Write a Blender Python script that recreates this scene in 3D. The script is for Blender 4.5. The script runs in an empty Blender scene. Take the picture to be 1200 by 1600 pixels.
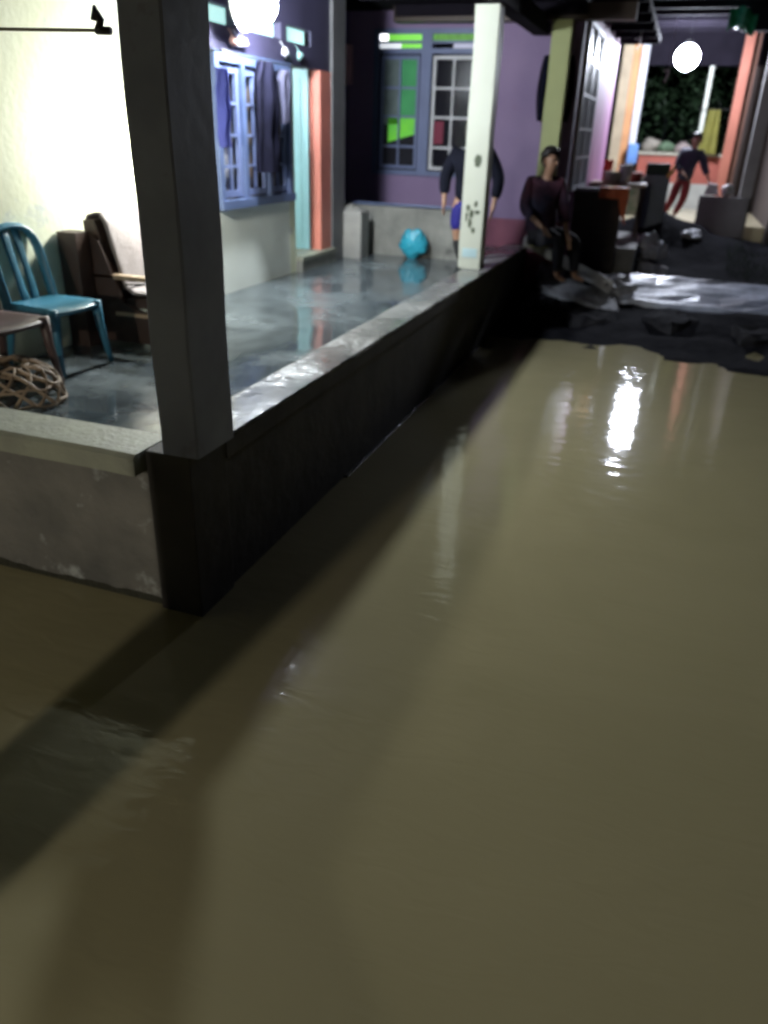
import bpy, bmesh, math, random
from mathutils import Vector, Matrix, noise
R = math.radians
random.seed(7)
sc = bpy.context.scene
col = sc.collection

# ------------------------------------------------------------------ camera
P, ROLL, YAW = R(26.2), R(1.9), R(18.8)
fw = Vector((-math.sin(YAW)*math.cos(P), math.cos(YAW)*math.cos(P), -math.sin(P)))
rt = Vector((math.cos(YAW), math.sin(YAW), 0)); up = rt.cross(fw)
r2 = rt*math.cos(ROLL) + up*math.sin(ROLL); u2 = -rt*math.sin(ROLL) + up*math.cos(ROLL)
cd = bpy.data.cameras.new('camera'); cam = bpy.data.objects.new('camera', cd); col.objects.link(cam)
M = Matrix((r2, u2, -fw)).transposed().to_4x4(); M.translation = (0, 0, 2.08)
cam.matrix_world = M
cd.sensor_fit = 'VERTICAL'; cd.sensor_height = 36.0; cd.lens = 36.0*1200/1600
cd.clip_start = .05; cd.clip_end = 500
cd.dof.use_dof = True; cd.dof.focus_distance = 2.1; cd.dof.aperture_fstop = 2.0
sc.camera = cam
# ------------------------------------------------------------------ world (night), exposure
w = bpy.data.worlds.new('World'); sc.world = w; w.use_nodes = True
nt = w.node_tree; bg = nt.nodes['Background']
sky = nt.nodes.new('ShaderNodeTexSky'); sky.sky_type = 'NISHITA'; sky.sun_disc = False
sky.sun_elevation = R(-6); sky.sun_rotation = R(200)
nt.links.new(sky.outputs[0], bg.inputs[0]); bg.inputs[1].default_value = 0.15
sc.view_settings.view_transform = 'Standard'; sc.view_settings.look = 'None'
sc.view_settings.exposure = 0.0; sc.view_settings.gamma = 1.0
sc.render.engine = 'CYCLES'
sc.cycles.use_denoising = True
sc.cycles.max_bounces = 6
sc.cycles.sample_clamp_indirect = 4.0
sc.cycles.filter_width = 2.2

# ------------------------------------------------------------------ helpers
def tag(o, label=None, cat=None, group=None, kind=None):
    if cat and not kind: kind = 'thing'
    if label: o['label'] = label
    if cat: o['category'] = cat
    if group: o['group'] = group
    if kind: o['kind'] = kind
    return o
def empty(name, loc, label, cat, group=None, rz=0):
    o = bpy.data.objects.new(name, None); col.objects.link(o)
    o.location = loc; o.rotation_euler = (0, 0, rz); o.empty_display_size = .1
    return tag(o, label, cat, group)

def mat(name, c, rough=.7, c2=None, scale=3.0, var=.25, bump=.0, bscale=40, metal=0, spec=.5,
        emit=None, estr=0, stain=None, sscale=2.0, samt=.55, rvar=0, trans=0, coat=0, detail=6):
    m = bpy.data.materials.new(name); m.use_nodes = True
    n, l = m.node_tree.nodes, m.node_tree.links
    b = n['Principled BSDF']
    tc = n.new('ShaderNodeTexCoord')
    nz = n.new('ShaderNodeTexNoise'); nz.inputs['Scale'].default_value = scale; nz.inputs['Detail'].default_value = detail
    l.new(tc.outputs['Object'], nz.inputs['Vector'])
    mx = n.new('ShaderNodeMix'); mx.data_type = 'RGBA'
    c2 = c2 or tuple(x*(1-var) for x in c)
    mx.inputs[6].default_value = (*c, 1); mx.inputs[7].default_value = (*c2, 1)
    rp = n.new('ShaderNodeValToRGB'); rp.color_ramp.elements[0].position = .35; rp.color_ramp.elements[1].position = .68
    l.new(nz.outputs[0], rp.inputs[0]); l.new(rp.outputs[0], mx.inputs[0])
    out = mx.outputs[2]
    if stain:
        n2 = n.new('ShaderNodeTexNoise'); n2.inputs['Scale'].default_value = sscale; n2.inputs['Detail'].default_value = 8
        n2.inputs['Roughness'].default_value = .65
        l.new(tc.outputs['Object'], n2.inputs['Vector'])
        r3 = n.new('ShaderNodeValToRGB'); r3.color_ramp.elements[0].position = samt; r3.color_ramp.elements[1].position = samt+.12
        l.new(n2.outputs[0], r3.inputs[0])
        m2 = n.new('ShaderNodeMix'); m2.data_type = 'RGBA'; m2.inputs[7].default_value = (*stain, 1)
        l.new(out, m2.inputs[6]); l.new(r3.outputs[0], m2.inputs[0]); out = m2.outputs[2]
    l.new(out, b.inputs['Base Color'])
    b.inputs['Roughness'].default_value = rough; b.inputs['Metallic'].default_value = metal
    b.inputs['Specular IOR Level'].default_value = spec
    b.inputs['Coat Weight'].default_value = coat
    if rvar:
        n4 = n.new('ShaderNodeTexNoise'); n4.inputs['Scale'].default_value = 1.6; n4.inputs['Detail'].default_value = 5
        l.new(tc.outputs['Object'], n4.inputs['Vector'])
        mr = n.new('ShaderNodeMapRange'); mr.inputs[1].default_value = .4; mr.inputs[2].default_value = .62
        mr.inputs[3].default_value = max(.03, rough-rvar); mr.inputs[4].default_value = min(1, rough+rvar)
        l.new(n4.outputs[0], mr.inputs[0]); l.new(mr.outputs[0], b.inputs['Roughness'])
    if bump:
        n3 = n.new('ShaderNodeTexNoise'); n3.inputs['Scale'].default_value = bscale; n3.inputs['Detail'].default_value = 5
        l.new(tc.outputs['Object'], n3.inputs['Vector'])
        bp = n.new('ShaderNodeBump'); bp.inputs['Strength'].default_value = bump; bp.inputs['Distance'].default_value = .02
        l.new(n3.outputs[0], bp.inputs['Height']); l.new(bp.outputs[0], b.inputs['Normal'])
    if emit:
        b.inputs['Emission Color'].default_value = (*emit, 1); b.inputs['Emission Strength'].default_value = estr
    return m

class MB:
    def __init__(s): s.bm = bmesh.new()
    def box(s, x0, x1, y0, y1, z0, z1, bev=0, jit=0):
        t = bmesh.new(); bmesh.ops.create_cube(t, size=1)
        for v in t.verts:
            v.co = Vector(((x0+x1)/2+v.co.x*(x1-x0), (y0+y1)/2+v.co.y*(y1-y0), (z0+z1)/2+v.co.z*(z1-z0)))
        if bev: bmesh.ops.bevel(t, geom=t.edges[:], offset=bev, segments=2, affect='EDGES', profile=.6)
        s._add(t); return s
    def _add(s, t):
        me = bpy.data.meshes.new('t'); t.to_mesh(me); t.free(); s.bm.from_mesh(me); bpy.data.meshes.remove(me)
    def tube(s, pts, r, n=8, caps=True):
        pts = [Vector(p) for p in pts]; rr = r if isinstance(r, (list, tuple)) else [r]*len(pts)
        rings = []; ref = None
        for i, p in enumerate(pts):
            d = (pts[min(i+1, len(pts)-1)]-pts[max(i-1, 0)]).normalized()
            if ref is None: ref = Vector((0, 0, 1)) if abs(d.z) < .9 else Vector((1, 0, 0))
            a = d.cross(ref).normalized(); b = d.cross(a).normalized(); ref = -b if False else ref
            q = rr[i]; qa, qb = (q if isinstance(q, tuple) else (q, q))
            rings.append([s.bm.verts.new(p+a*math.cos(2*math.pi*k/n)*qa+b*math.sin(2*math.pi*k/n)*qb) for k in range(n)])
        for i in range(len(rings)-1):
            for k in range(n):
                s.bm.faces.new((rings[i][k], rings[i][(k+1) % n], rings[i+1][(k+1) % n], rings[i+1][k]))
        if caps:
            s.bm.faces.new(rings[0][::-1]); s.bm.faces.new(rings[-1])
        return s
    def lathe(s, c, prof, n=20):
        rings = [[s.bm.verts.new((c[0]+q*math.cos(2*math.pi*k/n), c[1]+q*math.sin(2*math.pi*k/n), c[2]+z)) for k in range(n)] for q, z in prof]
        for i in range(len(rings)-1):
            for k in range(n):
                s.bm.faces.new((rings[i][k], rings[i][(k+1) % n], rings[i+1][(k+1) % n], rings[i+1][k]))
        s.bm.faces.new(rings[0][::-1]); s.bm.faces.new(rings[-1]); return s
    def prism(s, poly, ext):   # poly: list of 3D points (planar), ext vector
        ext = Vector(ext); a = [s.bm.verts.new(p) for p in poly]; b = [s.bm.verts.new(Vector(p)+ext) for p in poly]
        n = len(a); s.bm.faces.new(a); s.bm.faces.new(b[::-1])
        for k in range(n): s.bm.faces.new((a[k], b[k], b[(k+1) % n], a[(k+1) % n]))
        return s
    def grid(s, f, nu, nv):
        g = [[s.bm.verts.new(f(i/nu, j/nv)) for j in range(nv+1)] for i in range(nu+1)]
        for i in range(nu):
            for j in range(nv): s.bm.faces.new((g[i][j], g[i+1][j], g[i+1][j+1], g[i][j+1]))
        return s
    def build(s, name, m, parent=None, smooth=False, origin=None, thick=0, sub=0):
        bmesh.ops.recalc_face_normals(s.bm, faces=s.bm.faces[:])
        if origin: bmesh.ops.translate(s.bm, verts=s.bm.verts[:], vec=-Vector(origin))
        me = bpy.data.meshes.new(name); s.bm.to_mesh(me); s.bm.free(); me.materials.append(m)
        if smooth:
            for p in me.polygons: p.use_smooth = True
        o = bpy.data.objects.new(name, me); col.objects.link(o)
        if origin: o.location = origin
        if parent is not None:
            o.parent = parent
        if thick:
            k = o.modifiers.new('s', 'SOLIDIFY'); k.thickness = thick; k.offset = 0
        if sub:
            k = o.modifiers.new('u', 'SUBSURF'); k.levels = k.render_levels = sub
        return o
def B(*a, **k): return MB().box(*a, **k)
def rough_verts(o, amp, sc_=6.0, seed=0):
    for v in o.data.vertices:
        v.co += noise.noise_vector(v.co*sc_+Vector((seed, seed, seed)))*amp
def blob(mb, c, r, seed=0, amp=.25, lev=2, sz=(1, 1, 1)):
    t = bmesh.new(); bmesh.ops.create_icosphere(t, subdivisions=lev, radius=1)
    for v in t.verts:
        k = 1+amp*noise.noise(v.co*1.6+Vector((seed*3.1, seed, -seed)))*2
        v.co = Vector((v.co.x*sz[0], v.co.y*sz[1], v.co.z*sz[2]))*r*k+Vector(c)
    mb._add(t); return mb

# ------------------------------------------------------------------ materials
cream = mat('cream_wall', (.70, .72, .52), .75, c2=(.74, .77, .60), scale=1.2, stain=(.36, .40, .48), sscale=1.9, samt=.60, bump=.15, bscale=25)
cream_low = mat('cream_lower', (.84, .88, .82), .7, scale=2, var=.12, bump=.1, stain=(.35, .37, .28), sscale=4, samt=.66)
darkpaint = mat('dark_mauve_board', (.045, .04, .085), .6, scale=3, bump=.1)
conc = mat('concrete', (.24, .24, .22), .75, c2=(.15, .15, .14), scale=5, bump=.5, bscale=30, stain=(.09, .09, .085), sscale=3, samt=.58)
conc_l = mat('wall_plaster', (.195, .185, .165), .85, c2=(.11, .108, .10), scale=3.0, bump=.9, bscale=14, stain=(.40, .42, .41), sscale=4, samt=.59)
coping_m = mat('coping_concrete', (.30, .31, .24), .6, c2=(.22, .225, .19), scale=4, bump=.35, bscale=35, stain=(.2, .2, .18), sscale=6, samt=.6)
pillar_m = mat('pillar_paint', (.34, .37, .50), .6, c2=(.23, .25, .36), scale=2.5, bump=.12, bscale=12, stain=(.17, .15, .19), sscale=3, samt=.6)
darkwood = mat('dark_timber', (.012, .010, .016), .9, scale=4, bump=.3, bscale=12, spec=.1)
brownwood = mat('brown_timber', (.055, .032, .025), .5, scale=6, bump=.2)
palewood = mat('pale_timber', (.45, .33, .22), .5, scale=8)
bluepaint = mat('blue_frame_paint', (.10, .14, .27), .45, scale=5, var=.2)
bluepaint2 = mat('grey_blue_paint', (.15, .19, .36), .5, scale=5, var=.15)
cyanp = mat('cyan_door_paint', (.38, .66, .72), .45, scale=2, var=.1)
coral = mat('coral_paint', (.62, .20, .15), .5, scale=3, var=.15)
greyp = mat('grey_paint', (.16, .16, .17), .6, scale=3, bump=.15)
mauve = mat('mauve_wall', (.30, .215, .38), .7, c2=(.24, .17, .32), scale=1.5, bump=.15, stain=(.24, .14, .26), sscale=1.6, samt=.62)
magenta = mat('pink_wall', (.50, .22, .42), .65, scale=2, var=.15)
pinkband = mat('dusty_pink_base', (.30, .10, .16), .7, scale=3)
navy = mat('navy_panel', (.16, .11, .27), .7)
glass = mat('dark_glass', (.012, .012, .02), .12, spec=.6)
whiteframe = mat('white_frame', (.62, .63, .68), .45, scale=4, var=.1)
whitecol = mat('white_column', (.52, .54, .46), .5, scale=2, var=.07, stain=(.42, .45, .36), sscale=5, samt=.70)
yellowcol = mat('yellow_green_column', (.42, .45, .20), .6, scale=2, var=.12)
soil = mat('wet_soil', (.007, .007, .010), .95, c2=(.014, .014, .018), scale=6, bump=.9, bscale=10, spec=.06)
rubble_m = mat('rubble_concrete', (.34, .35, .40), .5, c2=(.18, .185, .21), scale=7, bump=.8, bscale=16, rvar=.2)
skin = mat('skin', (.36, .20, .13), .5, scale=6, var=.1)
hair = mat('hair', (.015, .012, .012), .5)
black = mat('black_plastic', (.02, .02, .022), .5)
white_pl = mat('white_plastic', (.7, .7, .68), .4, var=.05)
leaf = mat('leaf', (.035, .075, .03), .6, scale=3, var=.7)

def wet_concrete(name, c, c2, puddle_lo, puddle_hi, dry=.45, wetr=.04, bump=.25, grooves=False):
    m = bpy.data.materials.new(name); m.use_nodes = True; n, l = m.node_tree.nodes, m.node_tree.links
    b = n['Principled BSDF']; tc = n.new('ShaderNodeTexCoord')
    a = n.new('ShaderNodeTexNoise'); a.inputs['Scale'].default_value = 1.1; a.inputs['Detail'].default_value = 4; l.new(tc.outputs['Object'], a.inputs['Vector'])
    r = n.new('ShaderNodeMapRange'); r.inputs[1].default_value = puddle_lo; r.inputs[2].default_value = puddle_hi; l.new(a.outputs[0], r.inputs[0])
    rr = n.new('ShaderNodeMapRange'); rr.inputs[3].default_value = dry; rr.inputs[4].default_value = wetr; l.new(r.outputs[0], rr.inputs[0]); l.new(rr.outputs[0], b.inputs['Roughness'])
    f = n.new('ShaderNodeTexNoise'); f.inputs['Scale'].default_value = 7; f.inputs['Detail'].default_value = 9; f.inputs['Roughness'].default_value = .6; l.new(tc.outputs['Object'], f.inputs['Vector'])
    mx = n.new('ShaderNodeMix'); mx.data_type = 'RGBA'; mx.inputs[6].default_value = (*c, 1); mx.inputs[7].default_value = (*c2, 1)
    cr = n.new('ShaderNodeValToRGB'); cr.color_ramp.elements[0].position = .38; cr.color_ramp.elements[1].position = .65
    l.new(f.outputs[0], cr.inputs[0]); l.new(cr.outputs[0], mx.inputs[0])
    m2 = n.new('ShaderNodeMix'); m2.data_type = 'RGBA'; m2.blend_type = 'MULTIPLY'; m2.inputs[7].default_value = (.55, .56, .58, 1)
    l.new(mx.outputs[2], m2.inputs[6]); l.new(r.outputs[0], m2.inputs[0]); l.new(m2.outputs[2], b.inputs['Base Color'])
    bn = n.new('ShaderNodeTexNoise'); bn.inputs['Scale'].default_value = 14; bn.inputs['Detail'].default_value = 6; l.new(tc.outputs['Object'], bn.inputs['Vector'])
    s = n.new('ShaderNodeMath'); s.operation = 'SUBTRACT'; s.inputs[0].default_value = 1.0; l.new(r.outputs[0], s.inputs[1])
    s2 = n.new('ShaderNodeMath'); s2.operation = 'MULTIPLY_ADD'; s2.inputs[1].default_value = bump; s2.inputs[2].default_value = bump*.12; l.new(s.outputs[0], s2.inputs[0])
    bp = n.new('ShaderNodeBump'); bp.inputs['Distance'].default_value = .02; l.new(s2.outputs[0], bp.inputs['Strength']); l.new(bn.outputs[0], bp.inputs['Height']); l.new(bp.outputs[0], b.inputs['Normal'])
    return m
floor_m = wet_concrete('wet_floor', (.135, .16, .17), (.075, .09, .098), .38, .58, dry=.30, bump=.15)
slab_m = wet_concrete('wet_slab', (.52, .57, .72), (.34, .37, .50), .45, .60, dry=.5, wetr=.36, bump=.35)
cop_wet = wet_concrete('wet_coping', (.30, .30, .29), (.18, .18, .17), .40, .58, dry=.36, wetr=.20, bump=1.6)
tile_m = mat('cream_tile', (.55, .48, .32), .18, scale=2, var=.1)

def water_mat():
    m = bpy.data.materials.new('muddy_water'); m.use_nodes = True; n, l = m.node_tree.nodes, m.node_tree.links
    b = n['Principled BSDF']; tc = n.new('ShaderNodeTexCoord')
    a = n.new('ShaderNodeTexNoise'); a.inputs['Scale'].default_value = .9; a.inputs['Detail'].default_value = 5; a.inputs['Distortion'].default_value = 1.6; l.new(tc.outputs['Object'], a.inputs['Vector'])
    mx = n.new('ShaderNodeMix'); mx.data_type = 'RGBA'; mx.inputs[6].default_value = (.35, .31, .185, 1); mx.inputs[7].default_value = (.275, .245, .14, 1)
    l.new(a.outputs[0], mx.inputs[0]); l.new(mx.outputs[2], b.inputs['Base Color'])
    b.inputs['Roughness'].default_value = .06; b.inputs['IOR'].default_value = 1.333
    mp = n.new('ShaderNodeMapping'); mp.inputs['Rotation'].default_value = (0, 0, R(-12)); mp.inputs['Scale'].default_value = (1.3, 3.2, 1)
    l.new(tc.outputs['Object'], mp.inputs['Vector'])
    w1 = n.new('ShaderNodeTexNoise'); w1.inputs['Scale'].default_value = 3.2; w1.inputs['Detail'].default_value = 2.5; w1.inputs['Distortion'].default_value = .6; l.new(mp.outputs[0], w1.inputs['Vector'])
    bp = n.new('ShaderNodeBump'); bp.inputs['Strength'].default_value = .28; bp.inputs['Distance'].default_value = .012
    l.new(w1.outputs[0], bp.inputs['Height']); l.new(bp.outputs[0], b.inputs['Normal'])
    return m
water_m = water_mat()

# ------------------------------------------------------------------ lamps
def lamp(name, loc, r, strength, colr, ztop, label, group):
    t = empty(name, loc, label, 'lamp', group)
    m = mat('lit_'+name, (.9, .9, .9), .4, emit=colr, estr=strength)
    bm = bmesh.new(); bmesh.ops.create_icosphere(bm, subdivisions=3, radius=r)
    q = MB(); q._add(bm); o = q.build('bulb', m, t, smooth=True)
    s = MB().lathe((0, 0, r*.9), [(r*.30, 0), (r*.34, .04), (r*.25, .09), (.012, .11)], 14); s.build('socket', black, t, smooth=True)
    if ztop > loc[2]+r+.12:
        MB().tube([(0, 0, r+.08), (0, 0, ztop-loc[2])], .006, 6).build('cord', black, t)
    return t
lampg = 'bare lamps hanging from the roofs'
FL = 3.45
L1 = lamp('hanging_lamp', (-3.33, 6.34, 2.96), .15, 34/(math.pi*.15**2), (.88, .95, 1.0), FL, 'glowing white lamp hanging in front of the blue window', lampg)
lamp('hanging_lamp', (-3.28, 4.86, 1.92), .07, 9/(math.pi*.07**2), (1.0, 1.0, .90), FL, 'small white lamp hidden behind the near dark pillar, lighting the cream wall', lampg)
lamp('hanging_lamp', (-.29, 17.4, 3.52), .21, 60/(math.pi*.21**2), (.80, .86, 1.0), 4.20, 'glowing white lamp hanging in the far porch with orange columns', lampg)
lamp('hanging_lamp', (-2.0, -5.0, 2.6), .05, 46/(math.pi*.05**2), (1.0, .93, .78), 3.1, 'warm lamp under the beam of the neighbouring porch', lampg)

b = MB(); q = bmesh.new(); bmesh.ops.create_uvsphere(q, u_segments=28, v_segments=14, radius=.24)
bmesh.ops.delete(q, geom=[v for v in q.verts if v.co.z > -.115], context='VERTS')
for v in q.verts: v.co = Vector((v.co.z+.02, v.co.y, v.co.x))*1.0
b._add(q); b.build('added_shield', white_pl, L1, smooth=True, thick=.006)  # added dish: keeps lamp light off the wall and widens the glow
# ------------------------------------------------------------------ setting
def ground_h(x, y):
    if y < 8.3: return -.45
    sh = 8.75 - .35*max(0, min(1.5, x))-.2*noise.noise(Vector((x*1.4, 0, 3)))
    d = (y-sh)
    h = -.45 if d < -.5 else (-.45+.45*(d+.5)/.5 if d < 0 else min(.16, .055*d))
    if y > 12.2: h = .16+min(.36, (y-12.2)*.13)
    # heap of dark soil in front of the far porch
    h += .48*math.exp(-((x+.25)/.95)**2-((y-14.9)/.75)**2)
    h += .30*math.exp(-((x+1.25)/.55)**2-((y-11.0)/.8)**2)
    h += .25*math.exp(-((x-2.2)/.8)**2-((y-13.6)/1.0)**2)
    k = .05+.05*(y > 9)
    if d > -.3: h += k*noise.noise(Vector((x*2.3, y*2.3, 1)))+.02*noise.noise(Vector((x*9, y*9, 5)))
    return h
g = MB()
xs = [-90, -50, -25, -12, -6]+[-4+.16*i for i in range(64)]+[8, 12, 25, 50, 90]
ys = [-90, -40, -15, 0, 6]+[8+.16*i for i in range(62)]+[19, 24, 40, 70, 120]
gv = [[g.bm.verts.new((x, y, ground_h(x, y) if (-4 < x < 6.3 and 8 < y < 18) else (-.45 if y < 9 else .3))) for y in ys] for x in xs]
for i in range(len(xs)-1):
    for j in range(len(ys)-1): g.bm.faces.new((gv[i][j], gv[i+1][j], gv[i+1][j+1], gv[i][j+1]))
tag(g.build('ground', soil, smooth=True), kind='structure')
wt = MB().grid(lambda u, v: (-60+120*u, -60+85*v, 0), 1, 1)
tag(wt.build('water', water_m), kind='structure')

slab_m.node_tree.nodes['Principled BSDF'].inputs['Specular IOR Level'].default_value = 1.0
cop_wet.node_tree.nodes['Principled BSDF'].inputs['Specular IOR Level'].default_value = 1.0
# ------------------------------------------------------------------ cream house
XW = -3.65; F = .75
H = empty('cream_house', (-3.8, 5, F), 'cream house wall with blue window and open cyan door behind the porch', 'house')
def hp(mb, name, m, par=H, **k):
    o = mb.build(name, m, None, **k); o.parent = par; o.matrix_parent_inverse = Matrix.Translation(-Vector((-3.8, 5, F))); return o
def sub(mb, name, m, par, base, **k):
    o = mb.build(name, m, None, **k); o.parent = par
    return o
# helper that sets the parent while keeping absolute coordinates
def P_(mb, name, m, par, **k):
    o = mb.build(name, m, None, **k); o.parent = par
    loc = Vector((0, 0, 0)); q = par
    while q is not None:
        if q.type == 'EMPTY': loc += q.location
        q = q.parent
    for v in o.data.vertices: v.co -= loc
    return o
wl = MB()
wl.box(-3.8, XW, .2, 6.1, .3, 3.5); wl.box(-3.8, XW, 7.47, 7.6, .3, 2.64)
P_(wl, 'wall', cream, H)
P_(B(-3.8, XW-.002, 6.1, 7.47, .3, 1.46), 'lower_wall', cream_low, H)
tp = MB(); tp.box(-3.8, XW-.002, 6.1, 8.5, 2.64, 2.825); tp.box(-3.8, XW-.002, 6.1, 8.5, 2.955, 3.5)
for y0, y1 in ((6.53, 6.62), (7.38, 7.5), (8.04, 8.5)): tp.box(-3.8, XW-.004, y0, y1, 2.825, 2.955)
P_(tp, 'header_board', darkpaint, H)
litc = mat('lit_transom', (.5, .7, .7), .4, emit=(.55, .95, .92), estr=.95)
for y0, y1 in ((6.1, 6.53), (6.62, 7.38), (7.5, 8.04)): P_(B(-3.74, -3.73, y0, y1, 2.825, 2.955), 'transom_pane', litc, H)
P_(B(-3.80, -3.68, 8.04, 8.30, 2.83, 2.95), 'transom_block', coral, H)
# window: frame with three casements
wf = MB()
wf.box(-3.70, -3.60, 6.1, 7.46, 2.56, 2.64); wf.box(-3.70, -3.58, 6.08, 7.48, 1.46, 1.53)
for y in (6.1, 6.52, 6.98, 7.40): wf.box(-3.70, -3.60, y, y+.06, 1.53, 2.56)
win = P_(wf, 'window', bluepaint, H)
cas = [(6.17, 6.51), (6.59, 6.97), (7.05, 7.39)]
for a, b in cas:
    c = MB()
    for y in (a, b-.045): c.box(-3.665, -3.63, y, y+.045, 1.55, 2.54)
    for z in (1.55, 2.49): c.box(-3.664, -3.631, a+.045, b-.045, z, z+.05)
    m_ = (a+b)/2
    c.box(-3.662, -3.633, m_-.012, m_+.012, 1.6, 2.49)
    for z in (1.78, 2.02, 2.26): c.box(-3.660, -3.635, a+.045, b-.045, z, z+.022)
    P_(c, 'casement', bluepaint2, win)
P_(B(-3.70, -3.69, 6.14, 7.42, 1.53, 2.56), 'pane', mat('window_glass', (.05, .055, .06), .15, c2=(.16, .12, .10), scale=2.5), win)
lace = mat('lace_curtain', (.62, .60, .62), .8, scale=12, var=.3)
cu = MB().grid(lambda u, v: (-3.684+.006*math.sin(u*40), 6.16+.22*u+.03*v, 2.5-.85*v), 24, 6)
P_(cu, 'curtain', lace, win)
# door
dr = MB(); dr.box(-4.50, -3.76, 8.17, 8.21, .905, 2.64)
for x in (-4.44, -4.10):
    for z0, z1 in ((1.0, 1.7), (1.8, 2.55)): dr.box(x, x+.26, 8.165, 8.17, z0, z1, bev=.002)
d_ = P_(dr, 'door', cyanp, H)
P_(MB().tube([(-4.44, 8.165, 1.75), (-4.44, 8.12, 1.75), (-4.36, 8.12, 1.75)], .009, 6), 'handle', black, d_)
rm = mat('room_paint', (.45, .62, .60), .8)
P_(B(-6.2, -6.1, 5.9, 9.3, .3, 3.5), 'room_wall', rm, H); P_(B(-6.1, -3.86, 8.72, 8.84, .3, 3.5), 'room_wall', rm, H); P_(B(-6.1, -3.8, 5.9, 6.0, .3, 3.5), 'room_wall', rm, H)
P_(B(-6.1, -3.8, 6.0, 8.72, .3, .90), 'room_floor', tile_m, H)
lamp('room_lamp', (-4.9, 6.9, 2.7), .05, 13/(math.pi*.05**2), (.92, .98, 1.0), 3.5, 'lamp inside the room behind the open cyan door', 'lamps inside the cream house')
P_(B(-3.8, XW+.01, 8.22, 8.5, .9, 2.64), 'door_jamb', coral, H)
P_(B(-3.8, -3.58, 7.6, 8.5, .3, .86), 'threshold_base', conc, H)
P_(B(-3.8, -3.57, 7.6, 8.5, .862, .9), 'threshold', coping_m, H)
P_(B(-3.85, -3.62, 8.5, 8.85, .3, 3.5), 'pilaster', greyp, H)
P_(B(-5.0, -4.9, 9.3, 10.98, .3, 3.5), 'side_wall', navy, H)
P_(B(-4.9, -3.66, 8.86, 10.95, -.4, F-.003), 'porch_floor', floor_m, H)
# porch floor and roof belong to the house
fl = MB().grid(lambda u, v: (XW+(1.65)*u, 2.80+8.1*v, F+.006*noise.noise(Vector((u*3, v*12, 0)))), 20, 90)
P_(fl, 'porch_floor', floor_m, H, smooth=True)
P_(B(XW, -1.9, 2.72, 10.9, -.4, F-.02), 'porch_base', conc, H)
rf = P_(B(-3.9, -1.35, .3, 10.9, 3.50, 3.56), 'roof', darkwood, H)
for k in range(9): P_(B(-3.65, -1.35, .9+k*1.2, .98+k*1.2, 3.38, 3.498), 'rafter', darkwood, rf)
P_(B(-1.98, -1.80, .3, 10.85, 3.2, 3.378), 'roof_beam', darkwood, rf)

# ------------------------------------------------------------------ parapet walls (with coping)
pw = empty('parapet_wall', (-1.85, 6.5, 0), 'long dark concrete parapet running beside the flood water under both porch pillars', 'wall')
P_(B(-2.04, -1.79, 2.90, 10.75, -.45, .735), 'wall', mat('shaded_plaster', (.075, .07, .065), .8, c2=(.05, .045, .045), scale=3, bump=.3, bscale=9), pw)  # shade of the unlit outer face is put into this plaster colour
def cop(x0, x1, y0, y1, z0, z1, nx, ny, amp=.006):
    b = MB().box(x0, x1, y0, y1, z0, z1)
    bmesh.ops.subdivide_edges(b.bm, edges=[e for e in b.bm.edges], cuts=max(nx, ny)//1, use_grid_fill=True) if False else None
    return b
cb = MB(); ny = 160
def cs(y):   # coping cross-section at y with uneven edges
    j = .010*noise.noise(Vector((y*2.1, 0, 0)))+.004*noise.noise(Vector((y*11, 3, 0))); k = .010*noise.noise(Vector((y*1.7, 5, 0)))
    return [(-2.05+k, .735), (-1.80, .735), (-1.762+j, .802+k*.3), (-1.767+j, .814), (-2.03+k, .812), (-2.055+k, .80)]
rings = []
for i in range(ny+1):
    y = 2.905+(10.75-2.905)*i/ny; rings.append([cb.bm.verts.new((x, y, z)) for x, z in cs(y)])
for i in range(ny):
    for k in range(6): cb.bm.faces.new((rings[i][k], rings[i][(k+1) % 6], rings[i+1][(k+1) % 6], rings[i+1][k]))
cb.bm.faces.new(rings[0]); cb.bm.faces.new(rings[-1][::-1])
P_(cb, 'coping', cop_wet, pw, smooth=False)
P_(B(-1.995, -1.775, 2.60, 2.903, -.45, .812, bev=.006), 'corner_block', bpy.data.materials['shaded_plaster'], pw)
P_(B(-1.80, -1.772, 2.905, 10.75, .70, .80), 'edge_shade', bpy.data.materials['shaded_plaster'], pw)  # dark strip painting shade over the side of the coping
P_(B(-1.80, -1.765, 4.4, 8.3, -.3, .010, bev=.008), 'footing', mat('wet_footing', (.10, .10, .10), .12, bump=1.0, bscale=22), pw)

lw = empty('parapet_wall', (-2.9, 2.7, 0), 'short stained grey parapet crossing in front of the plastic chairs, with pale coping', 'wall')
P_(B(-5.4, -2.003, 2.63, 2.80, -.45, .715, bev=.004), 'wall', conc_l, lw)
c2 = MB()
def cs2(x):
    j = .008*noise.noise(Vector((x*2.3, 7, 0)))+.003*noise.noise(Vector((x*9, 1, 0)))
    return [(2.53+j, .715), (2.80, .715), (2.80, .812), (2.55+j, .812), (2.53+j, .795)]
rings = []
for i in range(90):
    x = -5.4+(5.4-2.003)*i/89; rings.append([c2.bm.verts.new((x, y, z)) for y, z in cs2(x)])
for i in range(89):
    for k in range(5): c2.bm.faces.new((rings[i][k], rings[i][(k+1) % 5], rings[i+1][(k+1) % 5], rings[i+1][k]))
c2.bm.faces.new(rings[0]); c2.bm.faces.new(rings[-1][::-1])
P_(c2, 'coping', coping_m, lw)
tl = MB(); top = [(-5.4+.035*i, 2.626, .035+.03*noise.noise(Vector((i*.11, 2, 0)))+.012*noise.noise(Vector((i*.5, 2, 0)))) for i in range(98)]
for a, b in zip(top, top[1:]): tl.bm.faces.new([tl.bm.verts.new(q_) for q_ in ((a[0], a[1], -.05), (b[0], b[1], -.05), b, a)])
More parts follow.
